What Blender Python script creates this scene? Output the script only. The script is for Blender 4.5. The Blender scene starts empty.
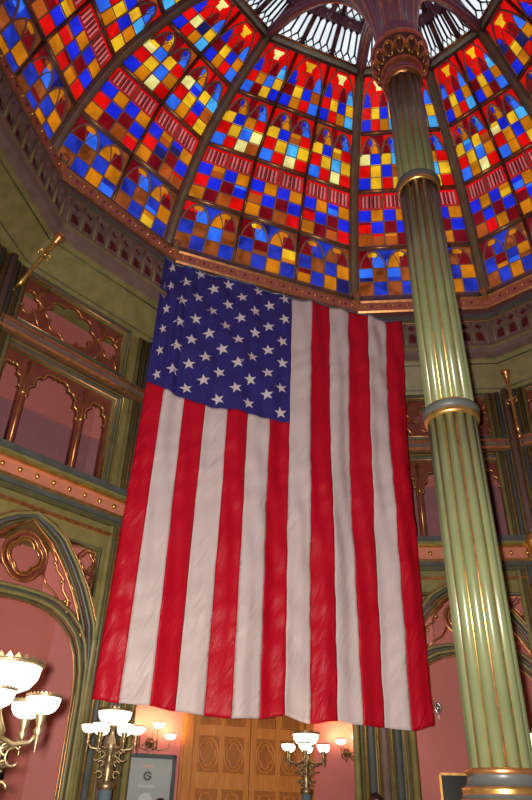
import bpy, math, random
from mathutils import Vector, Matrix
PI = math.pi
S = bpy.context.scene
COL = S.collection
S.view_settings.view_transform = 'Standard'
S.view_settings.look = 'None'
S.view_settings.gamma = 1
S.view_settings.use_curve_mapping = False
S.view_settings.exposure = 0.0
ZC = 1.6                       # eye height; all the heights below are given relative to the eye

# ------------------------------------------------------------------ materials
def new_mat(name):
    m = bpy.data.materials.new(name); m.use_nodes = True
    nt = m.node_tree; nt.nodes.clear()
    out = nt.nodes.new('ShaderNodeOutputMaterial')
    return m, nt, out

def paint(name, col, rough=.5, metal=0., var=.18, scale=6., bump=.0, spec=.5, sheen=0.):
    m, nt, out = new_mat(name)
    b = nt.nodes.new('ShaderNodeBsdfPrincipled')
    b.inputs['Roughness'].default_value = rough; b.inputs['Metallic'].default_value = metal
    b.inputs['Specular IOR Level'].default_value = spec
    if sheen: b.inputs['Sheen Weight'].default_value = sheen
    tc = nt.nodes.new('ShaderNodeTexCoord'); n = nt.nodes.new('ShaderNodeTexNoise')
    n.inputs['Scale'].default_value = scale; n.inputs['Detail'].default_value = 4
    nt.links.new(tc.outputs['Object'], n.inputs['Vector'])
    r = nt.nodes.new('ShaderNodeValToRGB')
    c = Vector(col)
    r.color_ramp.elements[0].position = .3; r.color_ramp.elements[1].position = .7
    r.color_ramp.elements[0].color = (*(c * (1 - var)), 1); r.color_ramp.elements[1].color = (*[min(1, v * (1 + var)) for v in c], 1)
    nt.links.new(n.outputs['Fac'], r.inputs['Fac']); nt.links.new(r.outputs['Color'], b.inputs['Base Color'])
    if bump:
        bp = nt.nodes.new('ShaderNodeBump'); bp.inputs['Strength'].default_value = bump; bp.inputs['Distance'].default_value = .02
        nt.links.new(n.outputs['Fac'], bp.inputs['Height']); nt.links.new(bp.outputs['Normal'], b.inputs['Normal'])
    nt.links.new(b.outputs[0], out.inputs['Surface'])
    return m

def glass(name, col, var=.25, clear=.25):
    """stained glass: scatters the daylight that falls on it from outside and lets a tinted share straight through"""
    m, nt, out = new_mat(name)
    tl = nt.nodes.new('ShaderNodeBsdfTranslucent'); tr = nt.nodes.new('ShaderNodeBsdfTransparent')
    gl = nt.nodes.new('ShaderNodeBsdfGlossy'); gl.inputs['Roughness'].default_value = .12
    gl.inputs['Color'].default_value = (.9, .9, .9, 1)
    tc = nt.nodes.new('ShaderNodeTexCoord'); n = nt.nodes.new('ShaderNodeTexNoise')
    n.inputs['Scale'].default_value = 2.6; n.inputs['Detail'].default_value = 3; n.inputs['Distortion'].default_value = .8
    nt.links.new(tc.outputs['Object'], n.inputs['Vector'])
    r = nt.nodes.new('ShaderNodeValToRGB'); r.color_ramp.elements[0].position = .32; r.color_ramp.elements[1].position = .68
    c = Vector(col)
    r.color_ramp.elements[0].color = (*(c * (1 - var * 1.4)), 1); r.color_ramp.elements[1].color = (*[min(1, v * (1 + var)) for v in c], 1)
    nt.links.new(n.outputs['Fac'], r.inputs['Fac'])
    nt.links.new(r.outputs['Color'], tl.inputs['Color']); nt.links.new(r.outputs['Color'], tr.inputs['Color'])
    m1 = nt.nodes.new('ShaderNodeMixShader'); m1.inputs[0].default_value = clear
    nt.links.new(tl.outputs[0], m1.inputs[1]); nt.links.new(tr.outputs[0], m1.inputs[2])
    m2 = nt.nodes.new('ShaderNodeMixShader'); m2.inputs[0].default_value = .03
    nt.links.new(m1.outputs[0], m2.inputs[1]); nt.links.new(gl.outputs[0], m2.inputs[2])
    nt.links.new(m2.outputs[0], out.inputs['Surface'])
    return m

def glow(name, col, strength):
    m, nt, out = new_mat(name)
    b = nt.nodes.new('ShaderNodeBsdfPrincipled')
    b.inputs['Base Color'].default_value = (.9, .87, .8, 1); b.inputs['Roughness'].default_value = .25
    b.inputs['Emission Color'].default_value = (*col, 1); b.inputs['Emission Strength'].default_value = strength
    nt.links.new(b.outputs[0], out.inputs['Surface'])
    return m

def wood(name, c1, c2):
    m, nt, out = new_mat(name)
    b = nt.nodes.new('ShaderNodeBsdfPrincipled'); b.inputs['Roughness'].default_value = .38
    tc = nt.nodes.new('ShaderNodeTexCoord'); mp = nt.nodes.new('ShaderNodeMapping')
    mp.inputs['Scale'].default_value = (9, 9, .8)
    n = nt.nodes.new('ShaderNodeTexNoise'); n.inputs['Scale'].default_value = 3; n.inputs['Detail'].default_value = 6; n.inputs['Distortion'].default_value = 1.2
    r = nt.nodes.new('ShaderNodeValToRGB'); r.color_ramp.elements[0].position = .3; r.color_ramp.elements[1].position = .72
    r.color_ramp.elements[0].color = (*c1, 1); r.color_ramp.elements[1].color = (*c2, 1)
    nt.links.new(tc.outputs['Object'], mp.inputs['Vector']); nt.links.new(mp.outputs[0], n.inputs['Vector'])
    nt.links.new(n.outputs['Fac'], r.inputs['Fac']); nt.links.new(r.outputs['Color'], b.inputs['Base Color'])
    nt.links.new(b.outputs[0], out.inputs['Surface'])
    return m

def cloth(name, col):
    m, nt, out = new_mat(name)
    b = nt.nodes.new('ShaderNodeBsdfPrincipled'); b.inputs['Roughness'].default_value = .48
    b.inputs['Base Color'].default_value = (*col, 1); b.inputs['Specular IOR Level'].default_value = .3
    tl = nt.nodes.new('ShaderNodeBsdfTranslucent'); tl.inputs['Color'].default_value = (*col, 1)
    tc = nt.nodes.new('ShaderNodeTexCoord')
    m0 = nt.nodes.new('ShaderNodeMapping'); m0.inputs['Rotation'].default_value = (0, -.5, 0)
    mp = nt.nodes.new('ShaderNodeMapping'); mp.inputs['Scale'].default_value = (5.5, 2.0, 1.25)
    n = nt.nodes.new('ShaderNodeTexNoise'); n.inputs['Scale'].default_value = 1.5; n.inputs['Detail'].default_value = 3; n.inputs['Distortion'].default_value = .7
    bp = nt.nodes.new('ShaderNodeBump'); bp.inputs['Strength'].default_value = .6; bp.inputs['Distance'].default_value = .05
    nt.links.new(tc.outputs['Object'], m0.inputs['Vector']); nt.links.new(m0.outputs[0], mp.inputs['Vector']); nt.links.new(mp.outputs[0], n.inputs['Vector'])
    nt.links.new(n.outputs['Fac'], bp.inputs['Height']); nt.links.new(bp.outputs['Normal'], b.inputs['Normal'])
    mx = nt.nodes.new('ShaderNodeMixShader'); mx.inputs[0].default_value = .15
    nt.links.new(b.outputs[0], mx.inputs[1]); nt.links.new(tl.outputs[0], mx.inputs[2])
    nt.links.new(mx.outputs[0], out.inputs['Surface'])
    return m

M = dict(
    olive=paint('olive_paint', (.215, .185, .065), .42, bump=.1),
    dolive=paint('dark_olive_paint', (.10, .092, .04), .42),
    slate=paint('slate_paint', (.085, .095, .09), .38),
    brown=paint('brown_paint', (.13, .062, .035), .42),
    mauve=paint('mauve_brown_paint', (.17, .11, .09), .45),
    redwood=paint('red_brown_paint', (.17, .045, .025), .35),
    darkred=paint('dark_red_paint', (.16, .02, .018), .5),
    gold=paint('gilding', (.78, .46, .13), .3, .85, .25, 14.),
    copper=paint('copper_gilding', (.62, .27, .10), .34, .8, .3, 14.),
    pink=paint('salmon_wall_paint', (.60, .185, .165), .6, var=.06, scale=1.5),
    salmon=paint('salmon_trim_paint', (.58, .21, .13), .5, var=.1),
    dado=paint('mauve_dado_paint', (.36, .15, .17), .5, var=.06),
    green=paint('pale_green_column_paint', (.165, .185, .088), .3, var=.1, scale=3, spec=.6),
    rib=paint('ceiling_rib_paint', (.27, .21, .13), .4),
    fan=paint('fan_vault_lit_purple', (.27, .14, .18), .22, var=.12),  # purple cast of the stained glass light is put into this colour
    lead=paint('lead_tracery', (.34, .21, .17), .45),
    leaddark=paint('dark_lead_tracery', (.035, .035, .045), .45),
    greybeam=paint('grey_green_beam_paint', (.50, .54, .42), .4),
    white=paint('white_plaster', (.75, .73, .7), .5, var=.04),
    floor=paint('stone_floor', (.32, .28, .24), .3, var=.2, scale=2),
    poster=paint('grey_poster_paper', (.36, .42, .42), .35, var=.04),
    posterlight=paint('pale_poster_print', (.55, .6, .62), .35, var=.04),
    posterpink=paint('pink_poster_print', (.6, .4, .38), .35, var=.04),
    black=paint('black_paint', (.012, .012, .014), .3),
    steel=paint('blue_grey_frame', (.06, .085, .10), .3),
    bluegrey=paint('blue_grey_post_paint', (.10, .15, .19), .22, spec=.7),
    silver=paint('silvery_metal', (.62, .63, .66), .25, .85, .1),
    brass=paint('old_brass', (.26, .19, .10), .42, .8, .2, 14.),
    skin=paint('skin', (.45, .2, .15), .5, var=.08),
    hair=paint('dark_hair', (.02, .012, .01), .5, bump=.4, scale=40),
    shirt=paint('dark_shirt_cloth', (.04, .045, .06), .8),
    trouser=paint('grey_trouser_cloth', (.07, .07, .075), .8),
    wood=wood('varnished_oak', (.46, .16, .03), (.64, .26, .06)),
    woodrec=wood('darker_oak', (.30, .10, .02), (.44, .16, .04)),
    bowl=glow('lit_opal_glass', (1, .86, .66), 2.6),
    fred=cloth('red_flag_cloth', (.60, .004, .022)),
    fwhite=cloth('white_flag_cloth', (.74, .63, .62)),
    fblue=cloth('blue_flag_cloth', (.038, .034, .225)),
    fstar=cloth('white_star_cloth', (.82, .74, .76)),
    g_blue=glass('blue_glass', (.010, .02, .62)), g_sky=glass('light_blue_glass', (.03, .15, .92)),
    g_cyan=glass('cyan_glass', (.07, .42, .95)), g_red=glass('red_glass', (.70, .004, .003)),
    g_dred=glass('dark_red_glass', (.17, .003, .006)), g_amb=glass('amber_glass', (.58, .17, .004)),
    g_yel=glass('yellow_glass', (.95, .46, .015)), g_pale=glass('pale_yellow_glass', (1.0, .74, .25)),
    g_org=glass('orange_glass', (.38, .07, .008)), g_dark=glass('dark_blue_glass', (.012, .012, .10)),
    g_blue2=glass('dim_lit_blue_glass', (.016, .035, .42), .4), g_org2=glass('dim_lit_orange_glass', (.27, .06, .012), .4),  # darker blue and orange copies carry the bottom row's weaker daylight in their colour
    g_white=glass('white_glass', (.88, .90, .97), .08, .35), g_pink=glass('pink_glass', (.62, .12, .12)),
)

# ------------------------------------------------------------------ mesh helpers
class MB:
    def __init__(s): s.v = []; s.f = []; s.m = []; s.sm = []; s.mats = []
    def mi(s, m):
        m = M[m] if isinstance(m, str) else m
        if m not in s.mats: s.mats.append(m)
        return s.mats.index(m)
    def face(s, idx, m, sm=False): s.f.append(tuple(idx)); s.m.append(s.mi(m)); s.sm.append(sm)
    def add(s, vs): b = len(s.v); s.v += [tuple(p) for p in vs]; return b
    def quad(s, a, b, c, d, m): k = s.add([a, b, c, d]); s.face((k, k + 1, k + 2, k + 3), m)
    def box(s, o, x, y, z, m):
        """o corner, x y z edge vectors"""
        o, x, y, z = Vector(o), Vector(x), Vector(y), Vector(z)
        k = s.add([o, o + x, o + x + y, o + y, o + z, o + x + z, o + x + y + z, o + y + z])
        if x.cross(y).dot(z) > 0: fs = ((0, 3, 2, 1), (4, 5, 6, 7), (0, 1, 5, 4), (1, 2, 6, 5), (2, 3, 7, 6), (3, 0, 4, 7))
        else: fs = ((0, 1, 2, 3), (4, 7, 6, 5), (0, 4, 5, 1), (1, 5, 6, 2), (2, 6, 7, 3), (3, 7, 4, 0))
        for f in fs: s.face([k + i for i in f], m)
    def tube(s, pts, r, m, n=8, up=None, closed=False, squash=1., caps=True):
        pts = [Vector(p) for p in pts]; N = len(pts)
        rs = r if isinstance(r, (list, tuple)) else [r] * N
        rings = []
        last = None
        for i, p in enumerate(pts):
            a = pts[(i - 1) % N] if (closed or i > 0) else p
            b = pts[(i + 1) % N] if (closed or i < N - 1) else p
            t = (b - a)
            t = t.normalized() if t.length > 1e-9 else Vector((0, 0, 1))
            ref = up if up is not None else (last if last is not None else (Vector((0, 0, 1)) if abs(t.z) < .9 else Vector((1, 0, 0))))
            u = ref - t * ref.dot(t)
            if u.length < 1e-6: u = t.orthogonal()
            u.normalize(); w = t.cross(u); last = u
            rings.append(s.add([p + (u * math.cos(2 * PI * j / n) * squash + w * math.sin(2 * PI * j / n)) * rs[i] for j in range(n)]))
        R = N if closed else N - 1
        for i in range(R):
            a, b = rings[i], rings[(i + 1) % N]
            for j in range(n): s.face((a + j, a + (j + 1) % n, b + (j + 1) % n, b + j), m, True)
        if not closed and caps:
            s.face([rings[0] + j for j in reversed(range(n))], m); s.face([rings[-1] + j for j in range(n)], m)
    def lathe(s, prof, c, m, n=20, axis=None, a0=0):
        """prof: (radius, height) list; m one material or a list per band"""
        c = Vector(c); ax = Vector(axis).normalized() if axis else Vector((0, 0, 1))
        u = ax.orthogonal().normalized() if axis else Vector((1, 0, 0)); w = ax.cross(u)
        rings = []
        for (r, h) in prof:
            rings.append(s.add([c + ax * h + (u * math.cos(a0 + 2 * PI * j / n) + w * math.sin(a0 + 2 * PI * j / n)) * max(r, 1e-4) for j in range(n)]))
        for i in range(len(prof) - 1):
            a, b = rings[i], rings[i + 1]; mm = m[i] if isinstance(m, (list, tuple)) else m
            for j in range(n): s.face((a + j, a + (j + 1) % n, b + (j + 1) % n, b + j), mm, True)
    def ball(s, c, r, m, n=8, h=1.):
        s.lathe([(r * math.sin(PI * k / 6), -r * h * math.cos(PI * k / 6)) for k in range(7)], c, m, n)
    def build(s, name, parent=None, kind=None):
        me = bpy.data.meshes.new(name); me.from_pydata(s.v, [], s.f)
        for m in s.mats: me.materials.append(m)
        me.polygons.foreach_set('material_index', s.m); me.polygons.foreach_set('use_smooth', s.sm)
        me.update()
        o = bpy.data.objects.new(name, me); COL.objects.link(o)
        if parent: o.parent = parent; o.matrix_parent_inverse = Matrix.Translation(-Vector(parent.location)) if not parent.rotation_euler.z else parent.matrix_basis.inverted()
        if kind: o['kind'] = kind
        return o

def tag(o, label, cat, group=None):
    o['label'] = label; o['category'] = cat
    if group: o['group'] = group
    return o
def empty(name, loc=(0, 0, 0), kind=None):
    o = bpy.data.objects.new(name, None); COL.objects.link(o); o.location = loc; o.empty_display_size = .1
    if kind: o['kind'] = kind
    return o
def copy_tree(o, parent=None):
    c = o.copy(); COL.objects.link(c); c.parent = parent
    for ch in [x for x in bpy.data.objects if x.parent == o]: copy_tree(ch, c)
    return c

def plate(name, outer, holes, frame, th, h0, mat, parent=None, bevel=0., mat2=None):
    """flat plate with holes, in the wall frame (o,x,z,n)"""
    cu = bpy.data.curves.new(name, 'CURVE'); cu.dimensions = '2D'; cu.fill_mode = 'BOTH'; cu.extrude = th / 2 - bevel; cu.bevel_depth = bevel
    for lp in [outer] + holes:
        sp = cu.splines.new('POLY'); sp.points.add(len(lp) - 1); sp.use_cyclic_u = True
        for p, q in zip(sp.points, lp): p.co = (q[0], q[1], 0, 1)
    ob = bpy.data.objects.new(name + '_tmp', cu); COL.objects.link(ob)
    dg = bpy.context.evaluated_depsgraph_get(); me = bpy.data.meshes.new_from_object(ob.evaluated_get(dg))
    bpy.data.objects.remove(ob); bpy.data.curves.remove(cu)
    o, x, z, n = frame
    mt = Matrix(((x.x, z.x, n.x, 0), (x.y, z.y, n.y, 0), (x.z, z.z, n.z, 0), (0, 0, 0, 1)))
    mt.translation = o + n * (h0 + th / 2)
    me.transform(mt)
    if mt.determinant() < 0: me.flip_normals()
    me.materials.clear(); me.materials.append(M[mat]); me.name = name
    r = bpy.data.objects.new(name, me); COL.objects.link(r)
    if parent: r.parent = parent; r.matrix_parent_inverse = Matrix.Translation(-Vector(parent.location))
    return r

# ------------------------------------------------------------------ plan of the rotunda
CX, CY = 1.65, 5.02
V6 = [(-4.2, 4.6), (-3.70, 7.06), (-1.97, 8.99), (1.75, 10.36), (4.38, 10.08), (5.99, 8.55)]
RING = [Vector(v) for v in V6]
CEN = Vector((CX, CY))
def ang(v): return math.atan2(v.y - CY, v.x - CX)
a0 = ang(RING[5]); tot = (a0 - ang(RING[0])) % (2 * PI)
steps = [42.4, 22.2, 22.2, 42.4, 22.2, 22.2, 42.4]; sc = tot / math.radians(sum(steps)); acc = a0
for st in steps[:-1]:
    acc -= math.radians(st) * sc; RING.append(CEN + Vector((math.cos(acc), math.sin(acc))) * 5.55)
NS = len(RING)                                     # 12 corners: 0 Z, 1 A, 2 B, 3 C, 4 D, 5 E ...
BAYS = [2, 2, 3, 2, 2, 3, 2, 2, 3, 2, 2, 3]
VIS = {0, 1, 2, 3, 4, 5}
def P(i, k, z):
    v = CEN + (RING[i % NS] - CEN) * k
    return Vector((v.x, v.y, z + ZC))
LEV = [(1.0, 9.03), (.94, 10.11), (.839, 11.24), (.686, 12.07), (.508, 12.74)]
W = [P(i, .965, 0) for i in range(NS)]
d = (W[2] - W[1]).normalized(); W[1] = W[1] - d * .25
def wframe(i, k=None):
    a, b = (W[i], W[(i + 1) % NS]) if k is None else (P(i, k, 0), P(i + 1, k, 0))
    a = Vector((a.x, a.y, ZC)); b = Vector((b.x, b.y, ZC))
    x = (b - a); L = x.length; x.normalize(); z = Vector((0, 0, 1))
    n = Vector((x.y, -x.x, 0))
    if n.dot(Vector((CX, CY, ZC)) - a) < 0: n = -n
    return (a, x, z, n), L
def at(fr, s, z, h=0.): return fr[0] + fr[1] * s + fr[2] * z + fr[3] * h

# ------------------------------------------------------------------ outer shell: floor, back walls, gallery
KB = 1.3
SIDE = ['west', 'northwest', 'north', 'northeast', 'east_near', 'east', 'southeast_near', 'southeast', 'south', 'southwest_near', 'southwest', 'west_near']
mb = MB(); k = mb.add([P(i, KB + .6, -ZC) for i in range(NS)]); mb.face(list(reversed(range(k, k + NS))), 'floor'); mb.build('floor', kind='structure')
def kb(i): return KB if i in (0, 1, 2, 3, 4, 5, 6) else 1.75
for i in range(NS):
    mb = MB(); ka, kc = kb(i), kb((i + 1) % NS)
    a, b = P(i, ka, -ZC), P(i + 1, kc, -ZC); up = Vector((0, 0, 1))
    mb.quad(a, b, b + up * (ZC + 6.75), a + up * (ZC + 6.75), 'pink')
    nn = Vector(((b - a).y, -(b - a).x, 0)).normalized()
    if nn.dot(Vector((CX, CY, 0)) - Vector((a.x, a.y, 0))) < 0: nn = -nn
    # mauve dado of the upper gallery and a skirting on the ground floor
    mb.box(a + up * (ZC + 3.5), b - a, nn * .03, up * 2.0, 'dado'); mb.box(a + up * (ZC + 5.5), b - a, nn * .05, up * .05, 'pink')
    mb.box(a, b - a, nn * .04, up * .35, 'brown')
    mb.build('wall_back_' + SIDE[i], kind='structure')
# gallery floor ring and gallery ceiling ring
for nm, z0, z1, m1, m2 in (('gallery_floor', 3.34, 3.5, 'olive', 'floor'), ('gallery_ceiling', 6.62, 6.75, 'pink', 'pink')):
    for i in range(NS):
        if nm == 'gallery_floor' and i not in VIS: continue
        mb = MB()
        a, b = P(i, .972, 0), P(i + 1, .972, 0); c_, d_ = P(i + 1, kb((i + 1) % NS), 0), P(i, kb(i), 0)
        q = lambda z: [Vector((p.x, p.y, z + ZC)) for p in (a, b, c_, d_)]
        l, h = q(z0), q(z1); mb.quad(*l, m1); mb.quad(*reversed(h), m2); mb.quad(l[0], l[1], h[1], h[0], m1)
        o = mb.build(('floor' if nm == 'gallery_floor' else 'ceiling') + '_gallery', kind='structure')

# ------------------------------------------------------------------ dome cornice: cove, arcaded band, studded frieze
PROF = [  # (k, z, material of the band that follows)
    (1.06, 6.49, 'olive'),     (.965, 6.50, 'olive'), (.956, 6.58, 'dolive'), (.953, 6.60, 'olive'), (.900, 7.02, 'olive'), (.898, 7.05, 'mauve'), (.878, 7.10, 'mauve'), (.872, 7.18, 'olive'),
    (.872, 7.24, 'mauve'), (.882, 7.27, 'mauve'), (.884, 7.30, 'brown'), (.888, 7.80, 'brown'), (.892, 7.83, 'copper'), (.886, 7.86, 'dolive'),
    (.884, 7.92, 'slate'), (.902, 7.99, 'slate'), (.905, 8.12, 'olive'), (.915, 8.16, 'brown'), (.922, 8.30, 'copper'), (.917, 8.33, 'salmon'),
    (.934, 8.60, 'salmon'), (.937, 8.62, 'copper'), (.931, 8.65, 'dolive'), (.945, 8.78, 'olive'), (.975, 8.98, 'olive'), (1.01, 9.03, 'olive')]
def lerp(a, b, t): return a + (b - a) * t
names_c = dict(zip(range(NS), SIDE))
for i in range(NS):
    root = empty('trim_%d' % (i + 1), kind='structure')
    mb = MB()
    for (k0, z0, m), (k1, z1, _) in zip(PROF[:-1], PROF[1:]):
        if m == 'brown' and z0 == 7.30:
            continue
        mb.quad(P(i, k0, z0), P(i + 1, k0, z0), P(i + 1, k1, z1), P(i, k1, z1), m)
    # recessed panel lines on the cove
    for zz, kk in ((6.955, .908),):
        mb.tube([P(i, kk - .003, zz), P(i + 1, kk - .003, zz)], .012, 'dolive', 5)
    mb.build('cove_moulding', root)
    # arcaded band
    a, b = P(i, .884, 7.30), P(i + 1, .884, 7.30); L = (b - a).length; x = (b - a).normalized()
    n = Vector((x.y, -x.x, 0)); n = n if n.dot(Vector((CX, CY, a.z)) - a) > 0 else -n
    fr = (Vector((a.x, a.y, ZC)), x, Vector((0, 0, 1)), n)
    if i in VIS:
        cnt = max(6, int(round((L - .2) / .235))); st = (L - .16) / cnt
        holes = []
        for j in range(cnt):
            s0 = .08 + j * st + st * .24; s1 = .08 + (j + 1) * st - st * .24; m_ = (s0 + s1) / 2; r = (s1 - s0) / 2
            # two small openings, one above the other, cusped
            holes.append([(s0, 7.37), (s1, 7.37), (s1, 7.52)] + [(m_ + r * math.cos(t), 7.52 + r * 1.2 * math.sin(t)) for t in (PI * .2, PI * .35, PI * .5, PI * .65, PI * .8)] + [(s0, 7.52)])
            holes.append([(m_ + r * .95 * (1 + .18 * math.cos(4 * t)) * math.cos(t), 7.705 + .062 * (1 + .18 * math.cos(4 * t)) * math.sin(t)) for t in [2 * PI * q / 14 for q in range(14)]])
        plate('arcaded_band', [(0, 7.28), (L, 7.28), (L, 7.82), (0, 7.82)], holes, fr, .05, -.03, 'mauve', root)
        mb = MB(); mb.quad(at(fr, -.1, 7.2, -.16), at(fr, L + .1, 7.2, -.16), at(fr, L + .1, 8.2, -.2), at(fr, -.1, 8.2, -.2), 'darkred')
        for j in range(cnt + 1):
            s_ = .08 + j * st; mb.tube([at(fr, s_, 7.31, .025), at(fr, s_, 7.80, .025)], .018, 'olive', 6)
        mb.build('band_backing', root)
        mb = MB()
        a2, b2 = P(i, .922, 8.465), P(i + 1, .922, 8.465); L2 = (b2 - a2).length; c2 = int(L2 / .26)
        for j in range(c2):
            mb.ball(a2.lerp(b2, (j + .5) / c2), .036, 'gold', 8)
            if j: 
                q = a2.lerp(b2, j / c2); mb.ball(q, .022, 'darkred', 6)
        mb.build('frieze_studs', root)
    else:
        mb = MB(); mb.quad(P(i, .884, 7.28), P(i + 1, .884, 7.28), P(i + 1, .888, 7.83), P(i, .888, 7.83), 'mauve'); mb.build('arcaded_band', root)

# ------------------------------------------------------------------ dome ribs and purlins
def smooth_rib(pts, sub=6):
    out = []
    for j in range(len(pts) - 1):
        p0 = pts[max(j - 1, 0)]; p1 = pts[j]; p2 = pts[j + 1]; p3 = pts[min(j + 2, len(pts) - 1)]
        for q in range(sub):
            t = q / sub
            out.append(.5 * ((2 * p1) + (p2 - p0) * t + (2 * p0 - 5 * p1 + 4 * p2 - p3) * t * t + (3 * p1 - p0 - 3 * p2 + p3) * t ** 3))
    out.append(pts[-1]); return out
tn = NS + 1
for i in range(NS):
    path = smooth_rib([P(i, k - .004, z - .03) for k, z in LEV], 4)
    root = empty('trim_%d' % tn, kind='structure'); tn += 1
    rad = (CEN - RING[i]).normalized(); side = Vector((-rad.y, rad.x, 0))
    mb = MB()
    for off, r, m, dn in ((0, .06, 'rib', -.05), (-.062, .028, 'mauve', -.02), (.062, .028, 'mauve', -.02)):
        mb.tube([p + side * off + Vector((rad.x, rad.y, 0)) * (-dn) + Vector((0, 0, dn)) for p in path], r, m, 8)
    mb.tube([p + Vector((rad.x * .1, rad.y * .1, -.1)) for p in path], .016, 'olive', 6)
    mb.tube([p + side * .095 for p in path], .012, 'copper', 5); mb.tube([p - side * .095 for p in path], .012, 'copper', 5)
    mb.build('dome_rib', root)
    if i in VIS:
        mb = MB(); q = P(i, .93, 8.5); mb.lathe([(0, -.28), (.035, -.25), (.05, -.1), (.035, .0), (.07, .1), (.06, .2), (.085, .32), (.0, .36)], q, ['gold', 'mauve', 'gold', 'gold', 'olive', 'gold', 'gold'], 12)
        mb.build('rib_corbel', root)

# ------------------------------------------------------------------ stained glass panels
RNG = random.Random(11)
def patch(i, j, b):
    """corners of bay b of row j of sector i, as a function (u,v,h) -> point"""
    nb = BAYS[i]; (k0, z0), (k1, z1) = LEV[j], LEV[j + 1]
    A, B, C, D = P(i, k0, z0), P(i + 1, k0, z0), P(i + 1, k1, z1), P(i, k1, z1)
    u0, u1 = b / nb, (b + 1) / nb
    n = (B - A).cross(D - A).normalized()
    if n.dot(Vector((CX, CY, 9)) - A) < 0: n = -n
    wid = (B - A).length
    # margins for ribs and glazing bars, in share of the whole sector
    def f(u, v, h=0.):
        uu = u0 + (u1 - u0) * u
        return A.lerp(B, uu).lerp(D.lerp(C, uu), v) + n * h
    return f, n, wid * (u1 - u0), ((D + C) / 2 - (A + B) / 2).length
def arch_pts(x0, x1, y0, y1, n=7):
    """pointed arch from (x0,y0) to apex to (x1,y0)"""
    xm = (x0 + x1) / 2; w = xm - x0
    L = [(x0 + w * (1 - math.cos(t * PI / 2)) ** 1.0 * .62 + w * t * .38, y0 + (y1 - y0) * math.sin(t * PI / 2) ** .95) for t in [q / n for q in range(n + 1)]]
    R = [(x0 + x1 - p[0], p[1]) for p in reversed(L[:-1])]
    return L + R
def inside(x, y, x0, x1, y0, y1):
    if x <= x0 or x >= x1 or y > y1: return False
    if y < y0: return True
    pts = arch_pts(x0, x1, y0, y1); 
    for a, b in zip(pts[:-1], pts[1:]):
        if a[0] <= x <= b[0] and b[0] > a[0]:
            return y < a[1] + (b[1] - a[1]) * (x - a[0]) / (b[0] - a[0])
    return False
def panel_colour(row, u, v, pal):
    c4 = min(3, int(u * 4))
    if row == 0:
        if v < .60:
            r = int(v / .30)
            return (('org', 'blue', 'amb', 'blue'), ('blue', 'org', 'blue', 'amb'))[r][c4] if pal < 2 else (('org', 'blue', 'org', 'blue'), ('blue', 'org', 'sky', 'org'))[r][c4]
        x0 = .02 if u < .5 else .51; x1 = x0 + .47
        if inside(u, v, x0, x1, .60, .97):
            um = (x0 + x1) / 2
            lt = inside(u, v, x0 + .0, um + .10, .60, .92) if u < um + .02 else False
            if abs(u - um) < .075 and v > .84: return 'amb'
            return ('dred', 'blue', 'org', 'dred')[c4] if pal % 2 else ('dred', 'sky', 'amb', 'dred')[c4]
        return 'blue' if abs(u - .5) < .16 else ('dred' if u < .5 else 'org')
    if row == 1:
        if v > .70:
            g = (u * 2) % 1.0
            if .06 < g < .94 and .73 < v < .96:
                return 'pink' if (g * 6.2) % 1.0 < .42 else 'dred'
            return 'red'
        r = min(2, int(v / .233))
        return (('amb', 'dred', 'org', 'red'), ('red', 'blue', 'dred', 'blue'), ('blue', 'amb', 'blue', 'amb'))[r][c4] if pal != 1 else (('org', 'red', 'amb', 'dred'), ('dred', 'blue', 'dred', 'blue'), ('blue', 'amb', 'blue', 'amb'))[r][c4]
    if row == 2:
        x0 = .02 if u < .5 else .51; x1 = x0 + .47
        if v < .66:
            r = int(v / .22)
            return (('blue', 'amb', 'pale', 'red'), ('red', 'yel', 'sky', 'amb'), ('yel', 'sky', 'yel', 'red'))[r][c4] if pal == 0 else \
                   (('sky', 'amb', 'red', 'yel'), ('red', 'yel', 'blue', 'amb'), ('pale', 'blue', 'yel', 'cyan'))[r][c4] if pal == 1 else \
                   (('sky', 'red', 'pale', 'red'), ('red', 'yel', 'cyan', 'yel'), ('yel', 'blue', 'amb', 'red'))[r][c4]
        if inside(u, v, x0, x1, .66, .96):
            um = (x0 + x1) / 2
            if (u - um) ** 2 * 3 + (v - .87) ** 2 < .0042: return 'blue'
            return ('dred', 'amb', 'dred', 'sky')[c4]
        return 'red' if abs(u - .5) > .1 else 'dred'
    # row 3: one great arch over four lancets
    if v < .40:
        r = int(v / .20)
        return (('blue', 'red', 'amb', 'cyan'), ('red', 'yel', 'blue', 'yel'))[r][c4] if pal == 0 else \
               (('sky', 'dred', 'yel', 'blue'), ('red', 'amb', 'sky', 'yel'))[r][c4] if pal == 1 else \
               (('blue', 'amb', 'red', 'sky'), ('dred', 'yel', 'blue', 'amb'))[r][c4]
    if inside(u, v, c4 / 4 + .02, (c4 + 1) / 4 - .02, .48, .66): return ('blue', 'red', 'dred', 'sky')[c4]
    if v < .48: return ('blue', 'red', 'dred', 'sky')[c4]
    # yellow tulip
    if .70 < v < .90 and abs(u - .5) < .06 + (v - .70) * .62 and v < .86 + .25 * abs(abs(u - .5) - .02): return 'pale' if pal != 2 else 'yel'
    return 'red' if not (v > .9 and abs(u - .5) < .3) else 'dred'
GRID = {0: (24, 20), 1: (52, 22), 2: (24, 24), 3: (24, 24)}
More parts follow.
